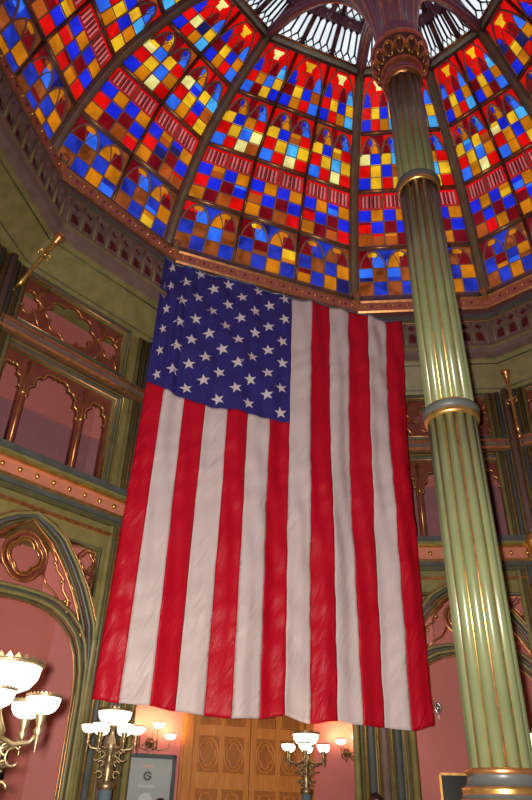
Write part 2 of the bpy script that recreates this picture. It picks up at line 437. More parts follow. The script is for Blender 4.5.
def strip(mb, f, pts, w, d, m):
    """a bar of width w and depth d following panel points"""
    P3 = [f(u, v, 0.) for u, v in pts]
    n = (f(.5, .5, 1.) - f(.5, .5, 0.)).normalized()
    base = []
    for q, p in enumerate(P3):
        a = P3[max(q - 1, 0)]; b = P3[min(q + 1, len(P3) - 1)]; t = (b - a).normalized(); s_ = t.cross(n).normalized() * w / 2
        base.append(mb.add([p - s_ - n * .004, p + s_ - n * .004, p + s_ + n * d, p - s_ + n * d]))
    for q in range(len(P3) - 1):
        a, b = base[q], base[q + 1]
        for e in range(4): mb.face((a + e, a + (e + 1) % 4, b + (e + 1) % 4, b + e), m)
    for a, rv in ((base[0], False), (base[-1], True)):
        mb.face([a, a + 1, a + 2, a + 3] if not rv else [a + 3, a + 2, a + 1, a], m)
wn = 1
for i in range(NS):
    for j in range(4):
        nb = BAYS[i]
        for b in range(nb):
            f0, n, wd, ht = patch(i, j, b)
            mu = .045 / wd; mul = (.115 if b == 0 else .035) / wd; mur = (.115 if b == nb - 1 else .035) / wd; mv0, mv1 = .05 / ht, .05 / ht
            f = lambda u, v, h=0., f0=f0, mul=mul, mur=mur, mv0=mv0, mv1=mv1: f0(mul + (1 - mul - mur) * u, mv0 + (1 - mv0 - mv1) * v, h)
            # frame of the panel carries the glass
            fm = MB()
            for (q0, q1, w_) in (((0, 0), (1, 0), .10), ((0, 1), (1, 1), .10), ((0, 0), (0, 1), .07), ((1, 0), (1, 1), .07)):
                pts = [f0(*q0, -.01), f0(*q1, -.01)]
                fm.tube(pts, w_ / 2, 'mauve', 6); 
                fm.tube([f0(*q0, .04), f0(*q1, .04)], .016, 'copper', 5)
            win = fm.build('window_%d' % wn, kind='structure'); wn += 1
            gm = MB(); nu, nv = GRID[j] if i in VIS else (8, 8)
            pal = RNG.randrange(3); k0 = gm.add([f(q / nu, r / nv, 0) for r in range(nv + 1) for q in range(nu + 1)])
            swap = {}
            for r in range(nv):
                for q in range(nu):
                    u, v = (q + .5) / nu, (r + .5) / nv
                    c = panel_colour(j, u, v, pal)
                    key = (int(u * 4), int(v * 5), c)
                    if key not in swap:
                        t = RNG.random(); alt = {'blue': ('sky', 'dark'), 'sky': ('cyan', 'blue'), 'amb': ('yel', 'org'), 'org': ('amb', 'dred'), 'red': ('org', 'dred'), 'dred': ('red', 'red'), 'yel': ('pale', 'amb'), 'cyan': ('sky', 'sky'), 'pale': ('yel', 'yel')}.get(c)
                        if c == 'dred' and j == 3: alt = None
                        swap[key] = c if (alt is None or t > .12 or (j in (1, 3) and v > .6)) else (alt[0] if t < .07 else alt[1])
                    a = k0 + r * (nu + 1) + q
                    cc_ = swap[key]
                    if j == 0 and cc_ in ('blue', 'org'): cc_ += '2'  # bottom row takes the copies coloured for weaker light
                    gm.face((a, a + 1, a + nu + 2, a + nu + 1), 'g_' + cc_)
            if True:
                o_ = gm.add([f0(0, 0), f0(1, 0), f0(1, 1), f0(0, 1), f(0, 0), f(1, 0), f(1, 1), f(0, 1)])
                for e in range(4): gm.face((o_ + e, o_ + (e + 1) % 4, o_ + 4 + (e + 1) % 4, o_ + 4 + e), 'mauve')
            gm.build('glass', win)
            if i not in VIS: continue
            tm = MB(); lw, ld = .016, .018
            if j == 0:
                for v in (0, .30, .60): strip(tm, f, [(0, v), (1, v)], lw, ld, 'lead')
                for u in (0, .25, .75, 1): strip(tm, f, [(u, 0), (u, .6)], lw, ld, 'lead')
                strip(tm, f, [(.5, 0), (.5, .62)], .03, .03, 'lead')
                for x0 in (.02, .51):
                    x1 = x0 + .47; um = (x0 + x1) / 2
                    strip(tm, f, arch_pts(x0, x1, .60, .97), .03, .03, 'lead')
                    A = arch_pts(um, um + .47, .60, .97)[:5]; A = [(p[0], p[1]) for p in A]
                    strip(tm, f, A, lw, ld, 'lead'); strip(tm, f, [(2 * um - p[0], p[1]) for p in A], lw, ld, 'lead')
            elif j == 1:
                for v in (0, .233, .466, .70): strip(tm, f, [(0, v), (1, v)], lw, ld, 'lead')
                for u in (.25, .75): strip(tm, f, [(u, 0), (u, .7)], lw, ld, 'lead')
                strip(tm, f, [(.5, 0), (.5, 1)], .028, .03, 'lead')
                for g in range(2):
                    for q in range(6):
                        u = g * .5 + .05 + q * .08; strip(tm, f, [(u, .73), (u, .95)], .012, ld, 'lead')
            elif j == 2:
                for v in (.22, .44, .66): strip(tm, f, [(0, v), (1, v)], .012, ld, 'lead')
                for u in (.25, .75): strip(tm, f, [(u, 0), (u, .75)], lw, ld, 'lead')
                strip(tm, f, [(.5, 0), (.5, .68)], .028, .03, 'lead')
                for x0 in (.02, .51):
                    x1 = x0 + .47; um = (x0 + x1) / 2
                    strip(tm, f, arch_pts(x0, x1, .62, .96), .03, .03, 'lead')
                    for s_ in (-1, 1):
                        strip(tm, f, [(um + s_ * p[0], p[1]) for p in arch_pts(0.01, .2, .66, .83)], .012, ld, 'lead')
                    strip(tm, f, [(um + .055 * math.cos(t), .87 + .062 * math.sin(t)) for t in [2 * PI * q / 10 for q in range(11)]], .012, ld, 'lead')
            else:
                for v in (.20, .40): strip(tm, f, [(0, v), (1, v)], .012, ld, 'lead')
                for u in (.25, .5, .75): strip(tm, f, [(u, 0), (u, .48)], lw, ld, 'lead')
                for q in range(4): strip(tm, f, arch_pts(q / 4, (q + 1) / 4, .46, .68), .012, ld, 'lead')
                strip(tm, f, arch_pts(.0, 1., .42, .98, 9), .028, .03, 'lead')
            tm.build('tracery', win)

# ------------------------------------------------------------------ skylight round the column head
SK = [(.508, 12.74), (.37, 12.98), (.24, 13.10), (.13, 13.14)]
for i in range(NS):
    root = empty('trim_%d' % tn, kind='structure'); tn += 1
    mb = MB(); a, b = P(i, .508, 12.70), P(i + 1, .508, 12.70)
    mb.tube([a, b], .085, 'greybeam', 8); mb.tube([a + Vector((0, 0, -.10)), b + Vector((0, 0, -.10))], .03, 'brown', 6)
    mb.tube([P(i, .49, 12.72), P(i + 1, .49, 12.72)], .03, 'copper', 6)
    mb.build('skylight_curb', root)
    nb = 3
    for j in range(3):
        (k0, z0), (k1, z1) = SK[j], SK[j + 1]
        A, B, C, D = P(i, k0, z0), P(i + 1, k0, z0), P(i + 1, k1, z1), P(i, k1, z1)
        n = (B - A).cross(D - A).normalized(); n = -n if n.z > 0 else n
        for b_ in range(nb):
            f0 = lambda u, v, h=0., A=A, B=B, C=C, D=D, b_=b_, n=n: A.lerp(B, (b_ + u) / nb).lerp(D.lerp(C, (b_ + u) / nb), v) + n * h
            fm = MB()
            for q0, q1, w_ in (((0, 0), (1, 0), .05), ((0, 1), (1, 1), .085), ((0, 0), (0, 1), .04), ((1, 0), (1, 1), .04)):
                fm.tube([f0(*q0, .0), f0(*q1, .0)], w_ * 1.25, 'fan', 6)
                fm.tube([f0(*q0, .04), f0(*q1, .04)], .012, 'copper', 5)
            win = fm.build('window_%d' % wn, kind='structure'); wn += 1
            gm = MB(); gm.quad(f0(0, 0), f0(1, 0), f0(1, 1), f0(0, 1), 'g_white'); gm.build('glass', win)
            if i in {0, 1, 2, 3, 4, 5, 11}:
                tm = MB(); nl = 4 if j == 0 else 3
                for q in range(nl):
                    u0, u1 = q / nl, (q + 1) / nl; um = (u0 + u1) / 2
                    if q: strip(tm, f0, [(u0, .34), (u0, .88)], .034, .025, 'leaddark')
                    strip(tm, f0, [(u0, .34), (um, .20), (u1, .34)], .030, .025, 'leaddark')
                    strip(tm, f0, [(u0, .04), (um, .20), (u1, .04)], .030, .025, 'leaddark')
                    strip(tm, f0, [(u0, .82), (um, .93), (u1, .82)], .045, .025, 'leaddark')
                tm.build('tracery', win)
# closing crown above the column
mb = MB(); ks = mb.add([P(i, .13, 13.14) for i in range(NS)]); mb.face(range(ks, ks + NS), 'fan')
mb.tube([P(i, .13, 13.12) for i in range(NS)], .05, 'copper', 6, closed=True); mb.build('ceiling_crown', kind='structure')

# ------------------------------------------------------------------ the great clustered column
col = empty('clustered_column', (CX, CY, 0)); tag(col, 'tall pale green fluted column fanning out under the stained glass dome', 'column')
def cz(r, z): return (r, z + ZC)
NL = 12
def shaft(z0, z1, name, r0=.168, rl=.0465):
    mb = MB(); nz = 2
    for l in range(NL):
        a = 2 * PI * l / NL + .12
        p = Vector((CX + r0 * math.cos(a), CY + r0 * math.sin(a), 0))
        mb.tube([p + Vector((0, 0, z0 + ZC)), p + Vector((0, 0, z1 + ZC))], rl, 'green', 10)
    mb.lathe([(r0, z0 + ZC), (r0, z1 + ZC)], (CX, CY, 0), 'brown', 24)
    o = mb.build(name, col)
    g = MB()
    for l in range(NL):
        a = 2 * PI * (l + .5) / NL + .12; p = Vector((CX + (r0 + .004) * math.cos(a), CY + (r0 + .004) * math.sin(a), 0))
        g.tube([p + Vector((0, 0, z0 + ZC)), p + Vector((0, 0, z1 + ZC))], .019, 'gold' if l % 2 else 'copper', 6)
    g.build('gilded_fillet', o)
    return o
for z0, z1 in ((.27, 3.05), (3.05, 6.05), (6.05, 8.0)): shaft(z0, z1, 'shaft')
for z in (3.05, 6.05):
    mb = MB(); mb.lathe([(.21, z - .09 + ZC), (.235, z - .085 + ZC), (.238, z - .055 + ZC), (.228, z - .035 + ZC), (.244, z - .015 + ZC), (.25, z + .015 + ZC), (.24, z + .04 + ZC), (.21, z + .07 + ZC)],
                       (CX, CY, 0), ['gold', 'gold', 'gold', 'slate', 'slate', 'slate', 'gold'], 36); mb.build('collar_ring', col)
mb = MB(); zb = ZC
mb.lathe([(.20, .30 + zb), (.235, .295 + zb), (.25, .28 + zb), (.235, .26 + zb), (.232, .25 + zb), (.238, .215 + zb), (.26, .19 + zb), (.275, .185 + zb), (.28, .17 + zb), (.272, .155 + zb), (.275, .145 + zb), (.285, .12 + zb), (.30, .115 + zb), (.31, .095 + zb), (.30, .075 + zb), (.31, .065 + zb), (.32, -.05 + zb), (.36, -.1 + zb), (.36, -.16 + zb), (.37, -.3 + zb), (.42, -.36 + zb), (.42, -.42 + zb)],
         (CX, CY, 0), ['copper', 'copper', 'copper', 'slate', 'slate', 'slate', 'copper', 'gold', 'gold', 'copper', 'slate', 'copper', 'gold', 'gold', 'slate', 'slate', 'copper', 'gold', 'slate', 'slate', 'gold'], 40)
mb.build('moulded_base', col)
mb = MB(); mb.lathe([(.46, 0), (.46, .15), (.42, .18), (.40, .25), (.40, zb - .55), (.44, zb - .48), (.44, zb - .42), (.3, zb - .42)], (CX, CY, 0), ['slate', 'gold', 'slate', 'olive', 'gold', 'slate', 'slate'], 8, a0=.2); mb.build('pedestal', col)
# capital
mb = MB(); CZ = ZC - .32
mb.lathe([(.20, 8.30 + CZ), (.245, 8.32 + CZ), (.25, 8.36 + CZ), (.235, 8.39 + CZ), (.225, 8.42 + CZ), (.225, 8.47 + CZ), (.25, 8.50 + CZ), (.275, 8.54 + CZ), (.27, 8.58 + CZ), (.27, 8.64 + CZ), (.315, 8.74 + CZ), (.35, 8.86 + CZ), (.37, 8.92 + CZ), (.385, 8.97 + CZ), (.37, 9.03 + CZ), (.25, 9.08 + CZ)],
         (CX, CY, 0), ['copper', 'copper', 'copper', 'brown', 'fan', 'copper', 'copper', 'copper', 'brown', 'brown', 'brown', 'brown', 'copper', 'copper', 'fan'], 40)
cap = mb.build('capital', col)
mb = MB()
for l in range(14):
    a = 2 * PI * l / 14; ca, sa = math.cos(a), math.sin(a)
    for sg in (-1, 1):      # two scrolled leaf sprays
        pts = []
        for t in range(10):
            tt = t / 9; th = a + sg * (.03 + .16 * math.sin(tt * PI * 1.25)); r = .285 + .075 * tt + .03 * math.sin(tt * PI); zz = 8.60 + .28 * tt - .05 * max(0, tt - .7) * 3
            pts.append((CX + r * math.cos(th), CY + r * math.sin(th), zz + CZ))
        mb.tube(pts, [.010, .016, .024, .026, .022, .018, .018, .022, .024, .012], 'gold' if (l + sg) % 3 else 'copper', 6)
    mb.ball((CX + .36 * ca, CY + .36 * sa, 8.80 + CZ), .028, 'gold', 7); a += PI / 14
    mb.ball((CX + .335 * math.cos(a), CY + .335 * math.sin(a), 8.70 + CZ), .022, 'copper', 6)
mb.build('gilded_leaves', cap)
# fan ribs from the capital to the skylight ring
def fan_curve(end, r0, z0, n=16, pw=1.):
    e = Vector((end.x - CX, end.y - CY, 0)); R = e.length; e.normalize(); pts = []
    for q in range(n + 1):
        t = q / n * PI / 2
        r = r0 + (R - r0) * (1 - math.cos(t)) ** pw; z = z0 + (end.z - z0) * math.sin(t)
        pts.append(Vector((CX + e.x * r, CY + e.y * r, z)))
    return pts
for i in range(NS):
    end = P(i, .50, 12.66)
    path = fan_curve(end, .20, 8.7 + ZC)
    e = Vector((end.x - CX, end.y - CY, 0)).normalized(); s_ = Vector((-e.y, e.x, 0))
    mb = MB(); mb.tube(path, .075, 'fan', 10)
    for o_ in (-.075, .075): mb.tube([p + s_ * o_ + Vector((0, 0, .03)) for p in path], .035, 'fan', 8)
    mb.tube([p + e * .0 + Vector((e.x * .05, e.y * .05, -.06)) for p in path], .02, 'copper', 6)
    mb.build('fan_rib', col)
    mid = (P(i, .37, 12.90) + P(i + 1, .37, 12.90)) / 2
    mb = MB(); pth = fan_curve(mid, .22, 8.7 + ZC, pw=1.35); mb.tube(pth, .055, 'fan', 8); mb.build('fan_rib', col)
mb = MB(); mb.lathe([(.20, 8.70 + ZC), (.20, 10.2 + ZC), (.26, 11.2 + ZC), (.42, 12.2 + ZC), (.7, 13.0 + ZC)], (CX, CY, 0), 'fan', 24); mb.build('core_shaft', col)

# ------------------------------------------------------------------ arcade wall bays
def cusp_arch(x0, x1, y0, ys, ya, lobes=2, cusp=.045, n=22):
    """closed outline: straight jambs to ys, cusped pointed head to ya"""
    xm = (x0 + x1) / 2; w = xm - x0; right = []
    for q in range(n + 1):
        t = q / n
        x = xm + w * math.cos(t * PI / 2) ** .85 if t < 1 else xm; y = ys + (ya - ys) * math.sin(t * PI / 2) ** 1.15
        nx, ny = -math.cos(t * PI / 2), -math.sin(t * PI / 2)
        o = cusp * (1 - abs(math.sin(PI * lobes * t))) ** 1.6 if 0 < t < .999 else 0
        if t > .96: o = 0
        right.append((x + nx * o, y + ny * o))
    left = [(2 * xm - p[0], p[1]) for p in reversed(right[:-1])]
    return [(x0, y0), (x1, y0)] + right + left
def foil(cx, cy, rx, ry, lobes=4, depth=.22, n=48, ph=0.):
    out = []
    for q in range(n):
        t = 2 * PI * q / n; r = 1 - depth * (1 - abs(math.cos((t + ph) * lobes / 2))) ** 1.2
        out.append((cx + rx * r * math.cos(t), cy + ry * r * math.sin(t)))
    return out
def outline_tube(mb, fr, lp, r, m, h, closed=True):
    mb.tube([at(fr, p[0], p[1], h) for p in lp], r, m, 6, up=fr[3], closed=closed)
def hbar(mb, fr, s0, s1, z0, z1, h0, h1, m): mb.box(at(fr, s0, z0, h0), fr[1] * (s1 - s0), fr[2] * (z1 - z0), fr[3] * (h1 - h0), m)
def big_arch(c, hw, off, top, n=14, spring=.55):
    """pointed arch polyline from left floor over apex to right floor; offset outwards by off"""
    R = [(1.08, -ZC), (1.08, .3), (1.08, 1.2), (1.06, 1.6), (1.0, 1.93), (.92, 2.1), (.79, 2.34), (.62, 2.58), (.38, 2.86), (.19, 2.98), (0, 3.08)]
    o = [(c + hw * (x) + off * (1 if x > .1 else 0), (z + off * (1 - x) * .8 if z > 0 else z)) for x, z in R]
    return [(2 * c - p[0], p[1]) for p in o] + list(reversed(o[:-1]))
def low_arch(c, hw, off=0.):
    R = [(.98, -ZC), (.98, .4), (.98, 1.1), (.96, 1.36), (.90, 1.60), (.80, 1.78), (.62, 1.93), (.42, 2.02), (.2, 2.06), (0, 2.07)]
    o = [(c + (x + off) * hw if x > .1 else c, z + (off if z > 1.2 else 0)) for x, z in R]
    return [(2 * c - p[0], p[1]) for p in o] + list(reversed(o[:-1]))
def bay(i, side, c, fx, dc=0.):
    """c: middle of the bay along the wall; fx: width factor"""
    fr, L = wframe(i); hw = .93 * fx
    root = empty('wall_' + side, kind='structure')
    w0, w1 = c - hw, c + hw
    # --- upper plate with the pierced panel and the three-light opening
    def X(d): return c + d * fx
    tr = [(w0 + .02, 5.68), (w1 - .02, 5.68), (w1 - .02, 6.44), (w0 + .02, 6.44)]
    lt = [(w0, 3.80), (w1, 3.80), (w1, 5.20), (w0, 5.20)]
    plate('upper_panelling', [(0, 3.30), (L, 3.30), (L, 6.62), (0, 6.62)], [tr, lt], fr, .16, -.16, 'olive', root)
    mb = MB()   # stepped frames round both openings
    for (x0, x1, y0, y1) in ((w0 + .02, w1 - .02, 5.68, 6.44), (w0, w1, 3.80, 5.20)):
        for o, r, m, h in ((.11, .03, 'dolive', .0), (.06, .028, 'slate', .0), (.02, .014, 'copper', .01), (.15, .012, 'gold', .005)):
            outline_tube(mb, fr, [(x0 - o, y0 - o * .6), (x1 + o, y0 - o * .6), (x1 + o, y1 + o * .6), (x0 - o, y1 + o * .6)], r, m, h)
    # beam between the two openings
    for z0, z1, h, m in ((5.32, 5.36, .07, 'brown'), (5.36, 5.40, .10, 'gold'), (5.40, 5.50, .08, 'mauve'), (5.50, 5.53, .11, 'copper'), (5.53, 5.58, .07, 'dolive')):
        hbar(mb, fr, 0.12, L - .12, z0, z1, 0, h, m)
    mb.build('frame_mouldings', root)
    # pierced quatrefoil panel
    holes = [foil(c, 6.06, .44 * fx, .33, 8, .20), foil(X(-.70), 6.06, .17 * fx, .2, 4, .28), foil(X(.70), 6.06, .17 * fx, .2, 4, .28)]
    hs = list(holes)
    for sx in (-1, 1):
        for sy in (-1, 1):
            hs.append([(X(sx * .50), 6.06 + sy * .32), (X(sx * .60), 6.06 + sy * .32), (X(sx * .535), 6.06 + sy * .22)])
            hs.append([(X(sx * .80), 6.06 + sy * .33), (X(sx * .88), 6.06 + sy * .33), (X(sx * .88), 6.06 + sy * .24)])
    plate('pierced_panel', tr, hs, fr, .05, -.11, 'redwood', root)
    mb = MB()
    for h_ in holes: outline_tube(mb, fr, h_, .014, 'copper', -.055)
    for sx in (-1, 1):
        outline_tube(mb, fr, [(X(sx * .46), 5.70), (X(sx * .60), 5.94), (X(sx * .46), 6.06)], .018, 'copper', -.05, False)
        outline_tube(mb, fr, [(X(sx * .46), 6.42), (X(sx * .60), 6.18), (X(sx * .46), 6.06)], .018, 'copper', -.05, False)
        outline_tube(mb, fr, [(X(sx * .91), 5.70), (X(sx * .80), 5.90)], .018, 'copper', -.05, False)
        outline_tube(mb, fr, [(X(sx * .91), 6.42), (X(sx * .80), 6.22)], .018, 'copper', -.05, False)
    mb.build('gilded_edging', root)
    # three lights
    m1, m2 = X(-.46), X(.46)
    hs = [cusp_arch(w0 + .05, m1 - .05, 3.84, 4.72, 5.04, 2, .05), cusp_arch(m1 + .05, m2 - .05, 3.84, 4.62, 5.12, 3, .06), cusp_arch(m2 + .05, w1 - .05, 3.84, 4.72, 5.04, 2, .05)]
    # small piercings between the heads
    for mx in (m1, m2): hs.append(foil(mx, 5.10, .04, .05, 4, .2, 16))
    plate('three_light_tracery', [(w0, 3.80), (w1, 3.80), (w1, 5.20), (w0, 5.20)], hs, fr, .08, -.14, 'redwood', root)
    mb = MB()
    for h_ in hs[:3]: outline_tube(mb, fr, h_[2:], .013, 'gold', -.058, False)
    for mx in (m1, m2):
        mb.tube([at(fr, mx, 3.82, -.05), at(fr, mx, 5.15, -.05)], .02, 'copper', 6)
        mb.ball(at(fr, mx, 4.66, -.05), .035, 'gold', 8)
    mb.build('gilded_edging', root)
    # balcony cornice
    mb = MB()
    for z0, z1, h, m in ((3.70, 3.78, .20, 'slate'), (3.66, 3.70, .17, 'olive'), (3.62, 3.66, .13, 'gold'), (3.44, 3.62, .08, 'salmon'), (3.40, 3.44, .11, 'gold'), (3.34, 3.40, .09, 'slate'), (3.28, 3.34, .05, 'dolive'), (3.14, 3.18, .045, 'copper')):
        hbar(mb, fr, 0.05, L - .05, z0, z1, 0, h, m)
    mb.build('balcony_cornice', root)
    mb = MB(); nb = int(L / .235)
    for q in range(nb): mb.ball(at(fr, .05 + (L - .1) * (q + .5) / nb, 3.53, .10), .036, 'gold', 10)
    mb.build('gilded_studs', root)
    # --- lower plate
    c = c + dc; AO = big_arch(c, fx, 0., 3.04); LO = low_arch(c, fx)
    z3 = 3.30
    # face plate outside of the pointed arch, with two sunk spandrel panels
    def sp(sx):
        return [(c + sx * fx * 1.02, 2.30), (c + sx * fx * 1.02, 2.93), (c + sx * fx * .50, 2.93), (c + sx * fx * .66, 2.74), (c + sx * fx * .84, 2.52)]
    ao = [(p[0] + (.10 * (1 if p[0] > c + .05 else -1 if p[0] < c - .05 else 0)), min(p[1] + .02, 3.08)) for p in AO]
    plate('lower_panelling', [(0, -ZC), (ao[0][0], -ZC)] + ao[1:-1] + [(ao[-1][0], -ZC), (L, -ZC), (L, z3), (0, z3)], [sp(-1), sp(1)], fr, .14, -.14, 'olive', root)
    mb = MB(); hbar(mb, fr, c - 1.1 * fx, c - .45 * fx, 2.25, 2.98, -.30, -.28, 'pink'); hbar(mb, fr, c + .45 * fx, c + 1.1 * fx, 2.25, 2.98, -.30, -.28, 'pink')
    mb.build('spandrel_backing', root)
    mb = MB()
    for sx in (-1, 1):
        pp = sp(sx); outline_tube(mb, fr, pp, .022, 'dolive', .0); cx_ = sum(p[0] for p in pp) / 5; cy_ = sum(p[1] for p in pp) / 5
        outline_tube(mb, fr, [(cx_ + (p[0] - cx_) * .84, cy_ + (p[1] - cy_) * .84) for p in pp], .014, 'copper', -.05)
        q = (c + sx * fx * .87, 2.74)
        outline_tube(mb, fr, foil(q[0], q[1], .11 * fx, .12, 4, .3, 24), .016, 'copper', -.05)
        outline_tube(mb, fr, foil(q[0], q[1], .15 * fx, .16, 4, .12, 24), .014, 'redwood', -.05)
        outline_tube(mb, fr, foil(c + sx * fx * .955, 2.45, .05 * fx, .09, 2, .3, 16), .012, 'copper', -.05)
        hbar(mb, fr, *sorted((c + sx * fx * .78, c + sx * fx * 1.02)), 2.57, 2.61, -.07, -.03, 'redwood')
    mb.build('spandrel_tracery', root)
    # mouldings that follow the pointed arch and the low arch
    mb = MB()
    for o, r, m, h in ((.085, .026, 'olive', .02), (.12, .010, 'copper', .02), (.035, .028, 'slate', .0), (-.02, .024, 'dolive', -.03), (-.055, .016, 'copper', -.05)):
        pts = [(p[0] + o * (1 if p[0] > c + .05 else -1 if p[0] < c - .05 else 0), p[1] + o * .5 * (p[1] > 1.5)) for p in AO]
        outline_tube(mb, fr, pts, r, m, h, False)
    mb.build('pointed_arch_moulding', root)
    # ring between pointed arch and low arch, pierced by the great quatrefoil
    inner = [(p[0] - (.06 if p[0] > c + .05 else -.06 if p[0] < c - .05 else 0), p[1] - .03) for p in AO if p[1] > 1.9]
    lo_up = [p for p in low_arch(c, fx, .10) if p[1] > 1.55]
    mb = MB()
    for o, r, m, h in ((.12, .026, 'olive', .0), (.08, .022, 'slate', -.02), (.04, .028, 'olive', .01), (.005, .02, 'dolive', -.03), (-.02, .009, 'copper', -.01)):
        outline_tube(mb, fr, low_arch(c, fx, o), r, m, h, False)
    mb.build('low_arch_moulding', root)
    mb = MB()
    for rr, r, m, h in ((.275, .028, 'redwood', -.07), (.30, .016, 'copper', -.05), (.235, .02, 'copper', -.04)):
        outline_tube(mb, fr, foil(c, 2.58, rr * fx ** .5, rr, 4, .16 if rr < .26 else .08, 40, PI / 4 * 0), r, m, h)
    outline_tube(mb, fr, foil(c, 2.58, .20 * fx ** .5, .20, 4, .22, 40), .012, 'gold', -.06)
    for sx in (-1, 1):
        for t in range(5):
            a, b = inner[len(inner) // 2 + sx * (t * 1)] if False else (0, 0), None
        pts = [(c + sx * fx * d, z) for d, z in ((.30, 2.78), (.42, 2.66), (.47, 2.52), (.58, 2.44), (.60, 2.30), (.70, 2.20), (.70, 2.06), (.80, 1.95))]
        outline_tube(mb, fr, pts, .016, 'copper', -.05, False)
        outline_tube(mb, fr, [(c + sx * fx * d, z) for d, z in ((.20, 2.88), (.46, 2.70), (.68, 2.46), (.86, 2.14), (.95, 1.8))], .022, 'copper', -.06, False)
        for d, z in ((.42, 2.60), (.56, 2.40), (.66, 2.18)): mb.ball(at(fr, c + sx * fx * d, z, -.05), .028, 'gold', 6)
        outline_tube(mb, fr, [(c + sx * fx * d, z) for d, z in ((.27, 2.46), (.36, 2.32), (.50, 2.24), (.62, 2.12))], .014, 'copper', -.06, False)
    mb.build('arch_tracery', root)
    return root
# widths measured along each wall
bay(0, 'west', wframe(0)[1] / 2, 1.)
bay(1, 'northwest', .95 + .25, 1., .09)
bay(2, 'north', wframe(2)[1] / 2 - .02, 1.60)
bay(3, 'northeast', 1.33, 1.)
bay(4, 'east_near', wframe(4)[1] / 2, .95)
bay(5, 'east', wframe(5)[1] / 2, 1.6)

# clustered shafts at every wall corner
CL = [(-.33, .04, 'olive', .01), (-.265, .028, 'dolive', .02), (-.225, .014, 'gold', .04), (-.16, .045, 'slate', .04), (-.095, .016, 'gold', .07), (-.04, .04, 'olive', .08)]
for i in range(0, 6):
    root = empty('trim_%d' % tn, kind='structure'); tn += 1
    mb = MB(); p = W[i]; toC = Vector((CX - p.x, CY - p.y, 0)).normalized()
    frL, LL = wframe((i - 1) % NS); frR, _ = wframe(i)
    for (s_, r, m, h) in [(e[0] * (1.25 if i == 3 else 1), e[1] * (1.15 if i == 3 else 1), e[2], e[3]) for e in CL]:
        for fr, sgn, base in ((frL, 1, LL), (frR, -1, 0)):
            if fr is frL and i == 0: continue
            q = fr[0] + fr[1] * (base + (s_ if sgn > 0 else -s_)) + fr[3] * h
            mb.tube([Vector((q.x, q.y, 0)), Vector((q.x, q.y, 6.50 + ZC))], r, m, 8)
    q = p + toC * .13; mb.tube([Vector((q.x, q.y, 0)), Vector((q.x, q.y, 6.50 + ZC))], .06, 'mauve', 10)
    mb.build('corner_shafts', root)
    mb = MB(); q = p + toC * .16
    mb.lathe([(.0, 3.18), (.05, 3.22), (.07, 3.3), (.06, 3.38), (.10, 3.46), (.11, 3.6), (.15, 3.66), (.15, 3.74), (.1, 3.8)], (q.x, q.y, ZC), 'gold', 12); mb.build('gilded_capital', root)

# ------------------------------------------------------------------ brass struts under the dome cornice
def strut(i, label, k0=.885, k1=.955, z0=6.98, z1=5.72, dx=0.):
    A_, B_ = P(i, k0, z0) + Vector((dx, -dx * .4, 0)), P(i, k1, z1) + Vector((dx, -dx * .4, 0))
    o = empty('brass_strut', tuple(B_)); tag(o, label, 'bracket', 'brass struts below the dome cornice')
    mb = MB(); ax = (A_ - B_).normalized(); L = (A_ - B_).length
    mb.lathe([(.0, 0), (.03, .03), (.05, .1), (.032, .2), (.042, .26), (.028, .32), (.033, .55), (.04, .85), (.032, .92), (.055, .98), (.04, 1.02), (.042, L - .14)], B_, ['copper', 'gold', 'gold', 'copper', 'gold', 'gold', 'gold', 'gold', 'copper', 'gold', 'copper'], 14, axis=ax)
    mb.build('turned_rod', o)
    mb = MB(); mb.lathe([(.042, L - .14), (.06, L - .12), (.05, L - .08), (.085, L - .04), (.09, L), (.0, L + .01)], B_, 'copper', 14, axis=ax); mb.build('cap', o)
    mb = MB()
    for t in range(4):
        a = t * PI / 2; sd = ax.orthogonal().normalized(); sd2 = ax.cross(sd); d_ = sd * math.cos(a) + sd2 * math.sin(a); m_ = B_ + ax * .62
        mb.tube([m_ + d_ * .03, m_ + d_ * .08 + ax * .04, m_ + d_ * .09 - ax * .03, m_ + d_ * .05 - ax * .07], .012, 'gold', 6)
    mb.build('leaf_knot', o)
    mb = MB(); mb.ball(B_ - ax * .05, .06, 'gold', 10); mb.build('ball_finial', o)
strut(1, 'gilded turned strut under the dome cornice at the upper left corner', .872, .965, 6.93, 6.13)
strut(4, 'gilded turned strut under the dome cornice, right of the green column', .905, .945, 6.76, 5.62, .10)

# ------------------------------------------------------------------ the flag
FP0 = Vector((-1.48, 8.4)); FP1 = Vector((2.4796, 9.5027)); fx_ = (FP1 - FP0).normalized(); fn_ = Vector((fx_.y, -fx_.x))
flag = empty('american_flag', (FP0.x + fx_.x * 1.9, FP0.y + fx_.y * 1.9, 1.0 + ZC)); tag(flag, 'huge american flag hung vertically below the stained glass dome', 'flag')
TOPL = [(-.32, 7.97), (-.1, 7.86), (.29, 7.84), (1.01, 7.77), (1.98, 7.68), (2.35, 7.70), (3.06, 7.66), (3.76, 7.62), (4.11, 7.70)]
BOTL = [(-.42, 1.07), (-.11, 1.045), (.24, 1.03), (.56, 1.0), (.91, .975), (1.23, .955), (1.58, .975), (1.91, 1.03), (2.25, .96), (2.59, 1.0), (2.93, .975), (3.26, .97), (3.59, .945), (3.92, 1.02)]
CANB = [(-.32, 5.43), (.1, 5.30), (.58, 5.21), (1.2, 5.19), (1.94, 5.16)]
def interp(tb, x):
    if x <= tb[0][0]: return tb[0][1]
    for (a, b), (c, d) in zip(tb[:-1], tb[1:]):
        if x <= c:
            t = (x - a) / (c - a); t = t * t * (3 - 2 * t) if tb is not CANB else t
            return b + (d - b) * t
    return tb[-1][1]
